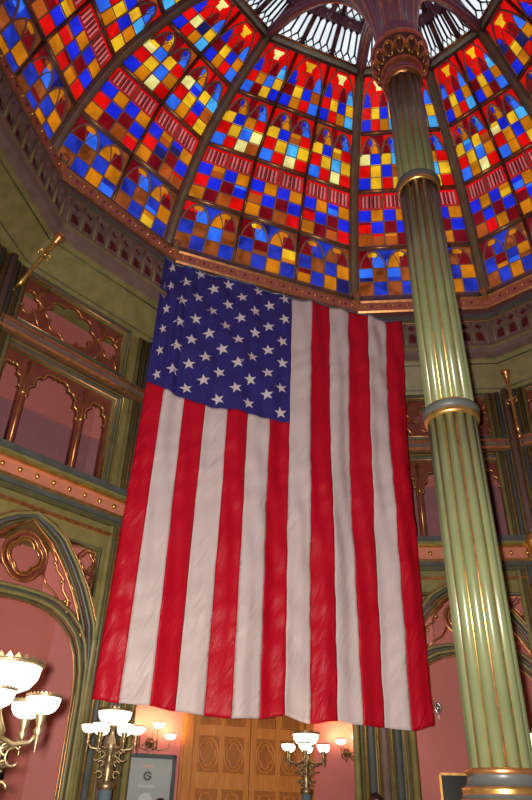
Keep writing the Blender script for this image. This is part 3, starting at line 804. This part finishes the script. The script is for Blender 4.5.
# horizontal place of the stripe seams, at the top, canton foot and bottom edge
SB = [-.42, -.11, .24, .56, .91, 1.23, 1.58, 1.91, 2.25, 2.59, 2.93, 3.26, 3.59, 3.92]
SM = [-.33, -.17, .04, .36, .70, 1.03, 1.40, 1.95, 2.28, 2.62, 2.96, 3.30, 3.64, 3.99]
SM[1:7] = [-.06, .27, .60, .94, 1.27, 1.62]
ST = [-.32, .01, .34, .67, 1.0, 1.33, 1.66, 1.98, 2.34, 2.69, 3.05, 3.41, 3.78, 4.11]
ZM = 5.2
def seam(j, z):
    """j may be fractional"""
    def g(T): a = min(int(j), 12); return T[a] + (T[a + 1] - T[a]) * (j - a)
    if z > ZM: t = min(1, (z - ZM) / (7.7 - ZM)); return g(SM) + (g(ST) - g(SM)) * t
    t = (ZM - z) / (ZM - 1.0); return g(SM) + (g(SB) - g(SM)) * t
def drape(s, z):
    zt = (7.7 - z); h = 0.
    h += .040 * math.sin(s * 5.1 + .35 * z + .4) * min(1, .25 + zt / 5) + .022 * math.sin(s * 11.3 - .8 * z)
    h += .012 * math.sin(s * 23 + z * 1.3 + math.sin(z * 1.7) * 1.2)
    sag = .010 * math.sin(z * 7.5 + 2.2 * math.sin(s * 2.4 + z * .6) + s * 5) + .006 * math.sin(z * 15 - s * 7 + math.sin(z * 3) * 2)
    h += sag
    if z > 5.2 and s < 2.0:       # tight pleats that radiate from the upper corner of the blue field
        a = math.atan2(s + .5, 8.3 - z); w = min(1, (z - 5.2) * 2) * min(1, (2.0 - s) * 2)
        h += w * (.016 * math.sin(a * 21 + .6 * math.sin(z * 2)) + .003 * math.sin(a * 47 + 1))
        if s < .15: h += .022 * math.sin(s * 34) * w
    return h
def fpt(s, z, off=0.):
    b = FP0 + fx_ * (s * .993 - .025) + fn_ * (.08 + drape(s, z) + off); return (b.x, b.y, z + ZC)
NV = 150; SUB = 10
def top(s): return interp(TOPL, s)
stripes = MB()
def stripe(j):
    m = 'fred' if j % 2 == 0 else 'fwhite'; rows = []
    nv = NV if j >= 7 else 100
    for q in range(nv + 1):
        v = q / nv; row = []
        for u in range(SUB + 1):
            jj = j + u / SUB; zb_ = interp(BOTL, seam(jj, 1.0))
            zt_ = top(seam(jj, 7.7)) if j >= 7 else interp(CANB, seam(jj, 5.2))
            z = zb_ + (zt_ - zb_) * v; row.append(fpt(seam(jj, z), z))
        rows.append(stripes.add(row))
    for q in range(nv):
        for u in range(SUB): a, b = rows[q] + u, rows[q + 1] + u; stripes.face((a, a + 1, b + 1, b), m, True)
for j in range(13): stripe(j)
def solidify(o, t):
    md = o.modifiers.new('thickness', 'SOLIDIFY'); md.thickness = t; md.offset = 0
so = stripes.build('striped_field', flag); solidify(so, .004)
can = MB(); rows = []; NU = 90
for q in range(101):
    v = q / 100; row = []
    for u in range(NU + 1):
        jj = 7 * u / NU; zb_ = interp(CANB, seam(jj, 5.2)); zt_ = top(seam(jj, 7.7)); z = zb_ + (zt_ - zb_) * v; row.append(fpt(seam(jj, z), z))
    rows.append(can.add(row))
for q in range(100):
    for u in range(NU): a, b = rows[q] + u, rows[q + 1] + u; can.face((a, a + 1, b + 1, b), 'fblue', True)
rs = random.Random(5)
def star(s, z, r, rot, sx=1.):
    c0 = can.add([fpt(s, z, .007)]); pts = []
    for t in range(10):
        a = rot + t * PI / 5; rr = r if t % 2 == 0 else r * .40
        for q in (0,): pts.append(fpt(s + rr * math.cos(a) * sx, z + rr * math.sin(a), .008))
    p0 = can.add(pts)
    for t in range(10): can.face((c0, p0 + t, p0 + (t + 1) % 10), 'fstar', True)
for cidx in range(9):
    u = 1 - (cidx + .62) / 9.25; n_ = 6 if cidx % 2 == 0 else 5
    for q in range(n_):
        z = 7.60 - (q + (0 if n_ == 6 else .5)) * .452
        jj = 7 * u; s0_ = seam(jj, z); zt_, zb_ = top(s0_) - .09, interp(CANB, s0_) + .17
        z = zt_ + (zb_ - zt_) * (q + (0 if n_ == 6 else .5)) / 5; s = seam(jj, z)
        tight = .6 if s < 0 else 1.
        star(s + rs.uniform(-.015, .015), z + rs.uniform(-.02, .02), .108, PI + rs.uniform(-.22, .1), tight)
co = can.build('star_canton', flag)
# hanging cord along the head of the flag
mb = MB(); mb.tube([fpt(s, top(s) + .012, 0) for s in [-.32 + q * 4.43 / 40 for q in range(41)]], .014, 'bluegrey', 6); mb.build('heading_cord', flag)

# ------------------------------------------------------------------ lamps
def bowl_parts(parent, c, r, h, glassname='glass_bowl', rimname='gilded_rim', crown=True):
    mb = MB(); c = Vector(c)
    prof = [(.12 * r, 0), (.45 * r, .05 * h), (.74 * r, .22 * h), (.92 * r, .52 * h), (r, h), (.96 * r, h), (.86 * r, .55 * h), (.65 * r, .27 * h), (.02 * r, .1 * h)]
    mb.lathe(prof, c, 'bowl', 24); g = mb.build(glassname, parent)
    mb = MB(); mb.lathe([(r * .99, h * .93), (r * 1.05, h * .97), (r * 1.05, h * 1.06), (r * .98, h * 1.06)], c, 'brass', 24)
    if crown:
        n = 28
        for q in range(n):
            a = 2 * PI * q / n; b = a + PI / n
            k0 = mb.add([c + Vector((r * 1.03 * math.cos(a), r * 1.03 * math.sin(a), h * 1.04)), c + Vector((r * 1.03 * math.cos(a + 2 * PI / n), r * 1.03 * math.sin(a + 2 * PI / n), h * 1.04)), c + Vector((r * 1.06 * math.cos(b), r * 1.06 * math.sin(b), h * 1.04 + r * .16)),
                         c + Vector((r * 1.0 * math.cos(b), r * 1.0 * math.sin(b), h * 1.04))])
            mb.face((k0, k0 + 1, k0 + 2), 'brass'); mb.face((k0, k0 + 2, k0 + 3), 'brass'); mb.face((k0 + 1, k0 + 3, k0 + 2), 'brass')
    mb.build(rimname, g)
def plight(loc, w, r=.05, col=(1, .72, .42)):
    l = bpy.data.lights.new('lamp_light', 'POINT'); l.energy = w; l.shadow_soft_size = r; l.color = col
    o = bpy.data.objects.new('lamp_light', l); COL.objects.link(o); o.location = loc
def candelabra(x, y, zbig, label, rb=.17, ring=6, a0=.3, armr=.26, watts=10, drop=.0):
    """zbig: foot of the large bowl, above the floor"""
    o = empty('candelabrum', (x, y, 0)); tag(o, label, 'lamp', 'tall candelabra standing round the rotunda')
    zt = zbig
    mb = MB(); mb.lathe([(.20, 0), (.20, .08), (.15, .12), (.14, .2), (.09, .26), (.06, .32), (.06, zt - .52), (.075, zt - .51), (.075, zt - .46), (.04, zt - .45)], (x, y, 0), ['brass', 'brass', 'slate', 'brass', 'brass', 'bluegrey', 'brass', 'brass', 'brass'], 20); mb.build('post', o)
    mb = MB(); mb.lathe([(.04, zt - .46), (.032, zt - .42), (.05, zt - .37), (.034, zt - .31), (.022, zt - .27), (.034, zt - .23), (.05, zt - .19), (.055, zt - .16), (.035, zt - .12), (.018, zt - .08), (.018, zt - .03), (.04, zt - .015), (.04, zt + .01)], (x, y, 0), 'brass', 16)
    mb.build('turned_stem', o)
    mb = MB()
    for q in range(6):
        a = q * PI / 3 + .2; ca, sa = math.cos(a), math.sin(a)
        for z0, rr in ((-.40, .032), (-.31, .026), (-.24, .030)):
            ctr = Vector((x + ca * (.045 + rr), y + sa * (.045 + rr), zt + z0))
            mb.tube([ctr + Vector((ca * math.cos(t), sa * math.cos(t), math.sin(t))) * rr * (1 - .05 * t) for t in [q2 * .55 for q2 in range(10)]], .0075, 'brass', 6)
        for z0 in (-.40, -.31, -.24): mb.tube([(x + ca * .02, y + sa * .02, zt + z0), (x + ca * .08, y + sa * .08, zt + z0 + .01)], .007, 'brass', 5)
    mb.lathe([(.028, zt - .42), (.028, zt - .20)], (x, y, 0), 'brass', 10)
    mb.build('scroll_work', o)
    bowl_parts(o, (x, y, zt), rb, rb * .78)
    for q in range(ring):
        a = a0 + q * 2 * PI / ring; ca, sa = math.cos(a), math.sin(a)
        mb = MB()
        pts = [(x + ca * r, y + sa * r, zt + z - drop) for r, z in ((.04, -.17), (armr * .5, -.20), (armr * .85, -.19), (armr, -.15))]
        mb.tube(pts, .010, 'brass', 8)
        mb.tube([(x + ca * armr * (.55 + .17 * math.cos(t)), y + sa * armr * (.55 + .17 * math.cos(t)), zt - .25 - drop + .04 * math.sin(t)) for t in [q2 * .6 + .8 for q2 in range(9)]], .006, 'brass', 6)
        mb.lathe([(.003, -.23), (.008, -.19), (.014, -.16), (.024, -.14), (.012, -.12), (.026, -.09), (.026, -.07)], (x + ca * armr, y + sa * armr, zt - drop), 'brass', 12)
        arm = mb.build('arm', o)
        bowl_parts(arm, (x + ca * armr, y + sa * armr, zt - .07 - drop), rb * .48, rb * .48 * .95, crown=rb > .16)
    plight((x, y, zt + rb * .9 + .1), watts, .06)
    return o
candelabra(-1.245, 3.50, .47 + ZC, 'large close candelabrum with opal bowls at the lower left edge', .17, 5, -.05, .215, 5, .02)
candelabra(-1.33, 6.85, .67 + ZC, 'candelabrum with opal bowls beside the left corner shafts', .158, 6, .18, .215, 7)
candelabra(.62, 9.28 - .1, .74 + ZC, 'candelabrum with opal bowls in front of the oak doors', .165, 6, .4, .25, 7)
candelabra(2.66, 7.05, .60 + ZC, 'candelabrum at the right edge, behind the green column', .16, 6, .5, .24, 7)

frC, LC = wframe(2, KB)
def sconce(s, z, label):
    b = at(frC, s, z, 0); o = empty('wall_sconce', tuple(b)); tag(o, label, 'wall lamp', 'three-bowl sconces on the back wall')
    x_, n_ = frC[1], frC[3]
    mb = MB(); mb.lathe([(.0, 0), (.07, .0), (.07, .02), (.04, .04), (.03, .10), (.0, .12)], b, 'brass', 12, axis=n_)
    for t in range(6):
        a = t * PI / 3; mb.tube([b + n_ * .03 + x_ * .05 * math.cos(a) + Vector((0, 0, .05 * math.sin(a))), b + n_ * .03 + x_ * .12 * math.cos(a + .3) + Vector((0, 0, .13 * math.sin(a + .3)))], .009, 'brass', 5)
    mb.build('back_plate', o)
    for ds, dz, dn in ((-.20, .10, .2), (.05, .17, .26), (.25, .04, .2)):
        cc = b + n_ * dn + x_ * ds + Vector((0, 0, dz))
        mb = MB(); mb.tube([b + n_ * .08, b + n_ * .14 + x_ * ds * .4 + Vector((0, 0, -.10)), b + n_ * dn + x_ * ds * .9 + Vector((0, 0, -.08)), cc], .010, 'brass', 8)
        arm = mb.build('arm', o); bowl_parts(arm, cc, .085, .075, crown=False)
        plight(cc + Vector((0, 0, .13)), 6.5, .04, (1, .55, .25))
sconce(1.62, .84, 'brass sconce with three lit bowls on the wall left of the oak doors')
sconce(4.80, .86, 'brass sconce with three lit bowls on the wall right of the oak doors')

# ------------------------------------------------------------------ oak doors in the back wall
dr = empty('door_1', tuple(at(frC, 2.13, -ZC, 0)), kind='structure')
D0, D1, DZ = 2.13, 4.15, 2.3
mb = MB()
for s0, s1, z0, z1 in ((D0 - .02, D0 + .1, -ZC, DZ), (D1 - .1, D1 + .02, -ZC, DZ), (D0 - .02, D1 + .02, DZ, DZ + .14)): hbar(mb, frC, s0, s1, z0, z1, 0, .12, 'wood')
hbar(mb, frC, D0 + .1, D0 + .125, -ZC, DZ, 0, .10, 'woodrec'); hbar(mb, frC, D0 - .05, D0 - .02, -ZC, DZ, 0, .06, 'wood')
mb.build('door_frame', dr)
mid = (D0 + D1) / 2
for s0, s1 in ((D0 + .12, mid - .01), (mid + .01, D1 - .12)):
    w_ = s1 - s0; xs = [s0 + w_ * .09, s0 + w_ * .46, s0 + w_ * .54, s0 + w_ * .91]; hs = []
    zr = [(-1.45, -.62), (-.5, .30), (.50, .98, 'c'), (1.12, 2.1)]
    cir = []
    for r in zr:
        for a, b in ((xs[0], xs[1]), (xs[2], xs[3])):
            hs.append([(a, r[0]), (b, r[0]), (b, r[1]), (a, r[1])])
    lf = plate('door_leaf', [(s0, -ZC + .01), (s1, -ZC + .01), (s1, DZ - .01), (s0, DZ - .01)], hs, frC, .05, .03, 'wood', dr, .004)
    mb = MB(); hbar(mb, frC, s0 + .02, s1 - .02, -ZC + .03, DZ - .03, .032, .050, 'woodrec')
    for r in zr:
        for a, b in ((xs[0], xs[1]), (xs[2], xs[3])):
            c_ = (a + b) / 2; w2 = (b - a) / 2
            if len(r) == 3:
                outline_tube(mb, frC, foil(c_, (r[0] + r[1]) / 2, w2 * .92, .21, 4, .0, 24), .016, 'wood', .06)
                outline_tube(mb, frC, foil(c_, (r[0] + r[1]) / 2, w2 * .74, .165, 4, .3, 24), .014, 'wood', .06)
            else:
                outline_tube(mb, frC, cusp_arch(a + .02, b - .02, r[0] + .03, r[1] - .32, r[1] - .05, 2, .03), .014, 'wood', .06)
    mb.build('carved_panels', lf)
    mb = MB(); kx = s1 - .06 if s0 < mid - .3 else s0 + .06
    mb.lathe([(0, 0), (.03, .0), (.014, .02), (.014, .05), (.032, .07), (.028, .1), (0, .11)], at(frC, kx, -.55, .08), 'brass', 12, axis=frC[3]); mb.build('door_knob', lf)

# ------------------------------------------------------------------ poster in a frame, left of the doors
ps = empty('framed_poster', tuple(at(frC, 1.70, -.9, 0))); tag(ps, 'framed grey notice with a dark ring emblem, beside the oak doors', 'poster')
s0, s1, z0, z1 = 1.24, 2.03, -.62, .70
mb = MB()
for a, b, c_, d_ in ((s0, s1, z1 - .055, z1), (s0, s1, z0, z0 + .055), (s0, s0 + .055, z0, z1), (s1 - .055, s1, z0, z1)): hbar(mb, frC, a, b, c_, d_, .0, .05, 'steel')
mb.tube([at(frC, s0 + .055, z0 + .055, .045), at(frC, s1 - .055, z0 + .055, .045), at(frC, s1 - .055, z1 - .055, .045), at(frC, s0 + .055, z1 - .055, .045)], .006, 'silver', 6, closed=True)
mb.build('frame', ps)
mb = MB(); hbar(mb, frC, s0 + .03, s1 - .03, z0 + .03, z1 - .03, .005, .02, 'poster')
pc = (s0 + s1) / 2
for w_, z, m in ((.17, .545, 'posterpink'), (.25, .30, 'posterlight')): 
    n_ = 9
    for q in range(n_): hbar(mb, frC, pc - w_ / 2 + w_ * q / n_, pc - w_ / 2 + w_ * (q + .7) / n_, z - .016, z + .016, .02, .022, m)
for q in range(11):      # broken ring, open to the right, with short rays
    a = .5 + q * (2 * PI - .9) / 10
    mb.tube([at(frC, pc + .045 * math.cos(a), .425 + .045 * math.sin(a), .023), at(frC, pc + .045 * math.cos(a + .5), .425 + .045 * math.sin(a + .5), .023)], .008, 'black', 5)
    mb.tube([at(frC, pc + .05 * math.cos(a), .425 + .05 * math.sin(a), .023), at(frC, pc + .062 * math.cos(a), .425 + .062 * math.sin(a), .023)], .006, 'black', 5)
mb.tube([at(frC, pc - .015, .44, .023), at(frC, pc + .01, .425, .023), at(frC, pc + .035, .42, .023)], .007, 'black', 5)
kd = mb.add([at(frC, pc + .10 * math.cos(t), .12 + .10 * math.sin(t), .0215) for t in [2 * PI * q / 24 for q in range(24)]]); mb.face(range(kd, kd + 24), 'posterlight')
hbar(mb, frC, s0 + .07, s0 + .17, .0, .11, .02, .022, 'posterpink'); hbar(mb, frC, s0 + .12, s0 + .15, .02, .08, .022, .023, 'black')
mb.build('printed_sheet', ps)

# dark framed picture on the right back wall
frD, LD = wframe(3, KB)
def picture(fr, s0, s1, z0, z1, label, inner='black', fmat='gold', w=.05):
    o = empty('framed_picture', tuple(at(fr, (s0 + s1) / 2, z0, 0))); tag(o, label, 'picture')
    mb = MB()
    for a, b, c_, d_ in ((s0, s1, z1 - w, z1), (s0, s1, z0, z0 + w), (s0, s0 + w, z0, z1), (s1 - w, s1, z0, z1)): hbar(mb, fr, a, b, c_, d_, 0, .06, fmat)
    mb.build('frame', o)
    mb = MB(); hbar(mb, fr, s0 + w * .6, s1 - w * .6, z0 + w * .6, z1 - w * .6, .005, .03, inner); mb.build('canvas', o)
picture(frD, 1.10, 2.5, -.6, .63, 'dark picture in a thin gilded frame beside the base of the green column', 'black', 'gold', .035)
frA, LA = wframe(1, KB)
picture(frA, 2.2, 3.02, .30, .74, 'small dark framed picture behind the lamp at the lower left edge', 'dado', 'black', .06)
# small bright fitting on the right wall
o = empty('wall_fitting', tuple(at(frD, 1.24, 1.50, 0))); tag(o, 'small silvery wall fitting just right of the flag hem', 'fitting')
mb = MB(); b = at(frD, 1.19, 1.55, 0); mb.lathe([(0, 0), (.05, .0), (.05, .02), (.02, .03), (.02, .09)], b, 'silver', 14, axis=frD[3]); mb.build('mount', o)
mb = MB(); mb.tube([b + frD[3] * .09 + frD[1] * .045 * math.cos(t) + Vector((0, 0, .07 * math.sin(t))) for t in [2 * PI * q / 18 for q in range(18)]], .018, 'silver', 8, closed=True); mb.tube([b + frD[3] * .09 + Vector((0, 0, -.09)), b + frD[3] * .10 + Vector((0, 0, -.17))], .016, 'white', 8); mb.build('ring', o)

# ------------------------------------------------------------------ people
def person(x, y, h, face, label, shirt, haircol='hair'):
    root = empty('person', (x, y, 0)); tag(root, label, 'person')
    s = h / 1.78; f = Vector((math.cos(face), math.sin(face), 0)); r = Vector((f.y, -f.x, 0))
    def q(a, b, z): p = r * a * s + f * b * s; return (x + p.x, y + p.y, z * s)
    J = [(q(0, 0, .98), .145), (q(0, .01, 1.16), .135), (q(0, 0, 1.36), .155), (q(0, -.01, 1.46), .09), (q(0, 0, 1.53), .055), (q(0, .015, 1.60), .082), (q(0, .015, 1.69), .088),
         (q(.17, 0, 1.42), .06), (q(.22, -.02, 1.14), .045), (q(.21, .06, .90), .035), (q(.20, .09, .80), .032),
         (q(-.17, 0, 1.42), .06), (q(-.22, -.02, 1.14), .045), (q(-.21, .06, .90), .035), (q(-.20, .09, .80), .032),
         (q(.09, 0, .90), .095), (q(.10, .02, .50), .062), (q(.10, -.01, .09), .042), (q(.11, .14, .04), .035),
         (q(-.09, 0, .90), .095), (q(-.10, .02, .50), .062), (q(-.10, -.01, .09), .042), (q(-.11, .14, .04), .035)]
    E_ = [(0, 1), (1, 2), (2, 3), (3, 4), (4, 5), (5, 6), (2, 7), (7, 8), (8, 9), (9, 10), (2, 11), (11, 12), (12, 13), (13, 14), (0, 15), (15, 16), (16, 17), (17, 18), (0, 19), (19, 20), (20, 21), (21, 22)]
    n0 = len(J)
    for sx, hi in ((1, 10), (-1, 14)):
        for fi in range(5):
            base = len(J); off = (fi - 1.5) * .018
            if fi == 4: J += [(q(sx * .20, .12, .79), .011), (q(sx * .19, .145, .76), .009)]
            else: J += [(q(sx * .20, .09 + off, .745), .010), (q(sx * .195, .10 + off, .70 + .006 * abs(fi - 1)), .008)]
            E_ += [(hi, base), (base, base + 1)]
    me = bpy.data.meshes.new('body'); me.from_pydata([p for p, _ in J], E_, []); o = bpy.data.objects.new('body', me); COL.objects.link(o)
    md = o.modifiers.new('s', 'SKIN'); lay = me.skin_vertices[0] if me.skin_vertices else None
    if lay is None:
        bm_ = __import__('bmesh').new(); bm_.from_mesh(me); bm_.verts.layers.skin.verify(); bm_.to_mesh(me); bm_.free(); lay = me.skin_vertices[0]
    for k_, (_, rr) in enumerate(J): lay.data[k_].radius = (rr * s, rr * s); lay.data[k_].use_root = (k_ == 0)
    o.modifiers.new('u', 'SUBSURF').levels = 1
    dg = bpy.context.evaluated_depsgraph_get(); m2 = bpy.data.meshes.new_from_object(o.evaluated_get(dg)); o.modifiers.clear(); o.data = m2
    for mm in ('skin', shirt, 'trouser', 'black'): m2.materials.append(M[mm])
    for p in m2.polygons:
        z = p.center.z / s; p.use_smooth = True
        p.material_index = 0 if (z > 1.49 or .68 < z < .86 and abs((p.center - Vector((x, y, 0))).dot(r)) > .15 * s) else 1 if z > .93 else 2 if z > .09 else 3
    o.parent = root; o.matrix_parent_inverse = Matrix.Translation(-root.location)
    hd = Vector(q(0, .02, 1.645))
    def ell(mb, c, rx, ry, rz, m, n=14):
        k = []
        for a in range(9):
            t = PI * a / 8; k.append(mb.add([Vector(c) + r * rx * math.sin(t) * math.cos(2 * PI * b / n) + f * ry * math.sin(t) * math.sin(2 * PI * b / n) + Vector((0, 0, -rz * math.cos(t))) for b in range(n)]))
        for a in range(8):
            for b in range(n): mb.face((k[a] + b, k[a] + (b + 1) % n, k[a + 1] + (b + 1) % n, k[a + 1] + b), m, True)
    mb = MB(); ell(mb, hd, .078 * s, .095 * s, .118 * s, 'skin'); ell(mb, hd + f * .098 * s + Vector((0, 0, -.012)), .013, .018, .024, 'skin', 8)
    for sx in (-1, 1):
        ell(mb, hd + r * sx * .08 * s, .012, .022, .032, 'skin', 8); ell(mb, hd + f * .085 * s + r * sx * .03 + Vector((0, 0, .012)), .012, .008, .007, 'white', 8); ell(mb, hd + f * .092 * s + r * sx * .03 + Vector((0, 0, .012)), .005, .004, .005, 'black', 8)
    ell(mb, hd + f * .09 * s + Vector((0, 0, -.055)), .022, .008, .006, 'darkred', 8)
    mb.build('head', root)
    mb = MB(); ell(mb, hd - f * .014 + Vector((0, 0, .03)), .086 * s, .098 * s, .108 * s, haircol); mb.build('hair', root)
person(-.965, 7.95, 1.72, -1.45, 'dark-haired person whose head shows in front of the grey poster', 'shirt')
person(1.49, 9.45, 1.87, -1.6, 'person whose head shows before the shafts under the flag hem', 'shirt')

# ------------------------------------------------------------------ light
w = bpy.data.worlds.new('World'); S.world = w; w.use_nodes = True; nt = w.node_tree
bg = nt.nodes['Background']; bg.inputs['Color'].default_value = (.92, .97, 1, 1); bg.inputs['Strength'].default_value = 1.15
def flash():
    l = bpy.data.lights.new('camera_flash', 'SPOT'); l.energy = 2600; l.shadow_soft_size = .03; l.color = (1, .93, .84); l.spot_size = math.radians(104); l.spot_blend = 1.0
    o = bpy.data.objects.new('camera_flash', l); COL.objects.link(o); o.location = (-.07, 0, ZC + .03); o.rotation_euler = (math.radians(90 + 22), 0, 0)
flash()
# ------------------------------------------------------------------ camera
F = 660.; pit = math.atan2(F, 1050); rol = math.atan2(31, 1050)
fw = Vector((0, math.cos(pit), math.sin(pit))); rt = Vector((1, 0, 0)); up = Vector((0, -math.sin(pit), math.cos(pit)))
r2 = rt * math.cos(rol) + up * math.sin(rol); u2 = -rt * math.sin(rol) + up * math.cos(rol)
cd = bpy.data.cameras.new('Camera'); cam = bpy.data.objects.new('Camera', cd); COL.objects.link(cam)
mt = Matrix(((r2.x, u2.x, -fw.x, 0), (r2.y, u2.y, -fw.y, 0), (r2.z, u2.z, -fw.z, 0), (0, 0, 0, 1))); mt.translation = (0, 0, ZC)
cam.matrix_world = mt; cd.sensor_fit = 'VERTICAL'; cd.sensor_height = 24; cd.lens = 24 * F / 800; cd.clip_start = .05; cd.clip_end = 200
S.camera = cam
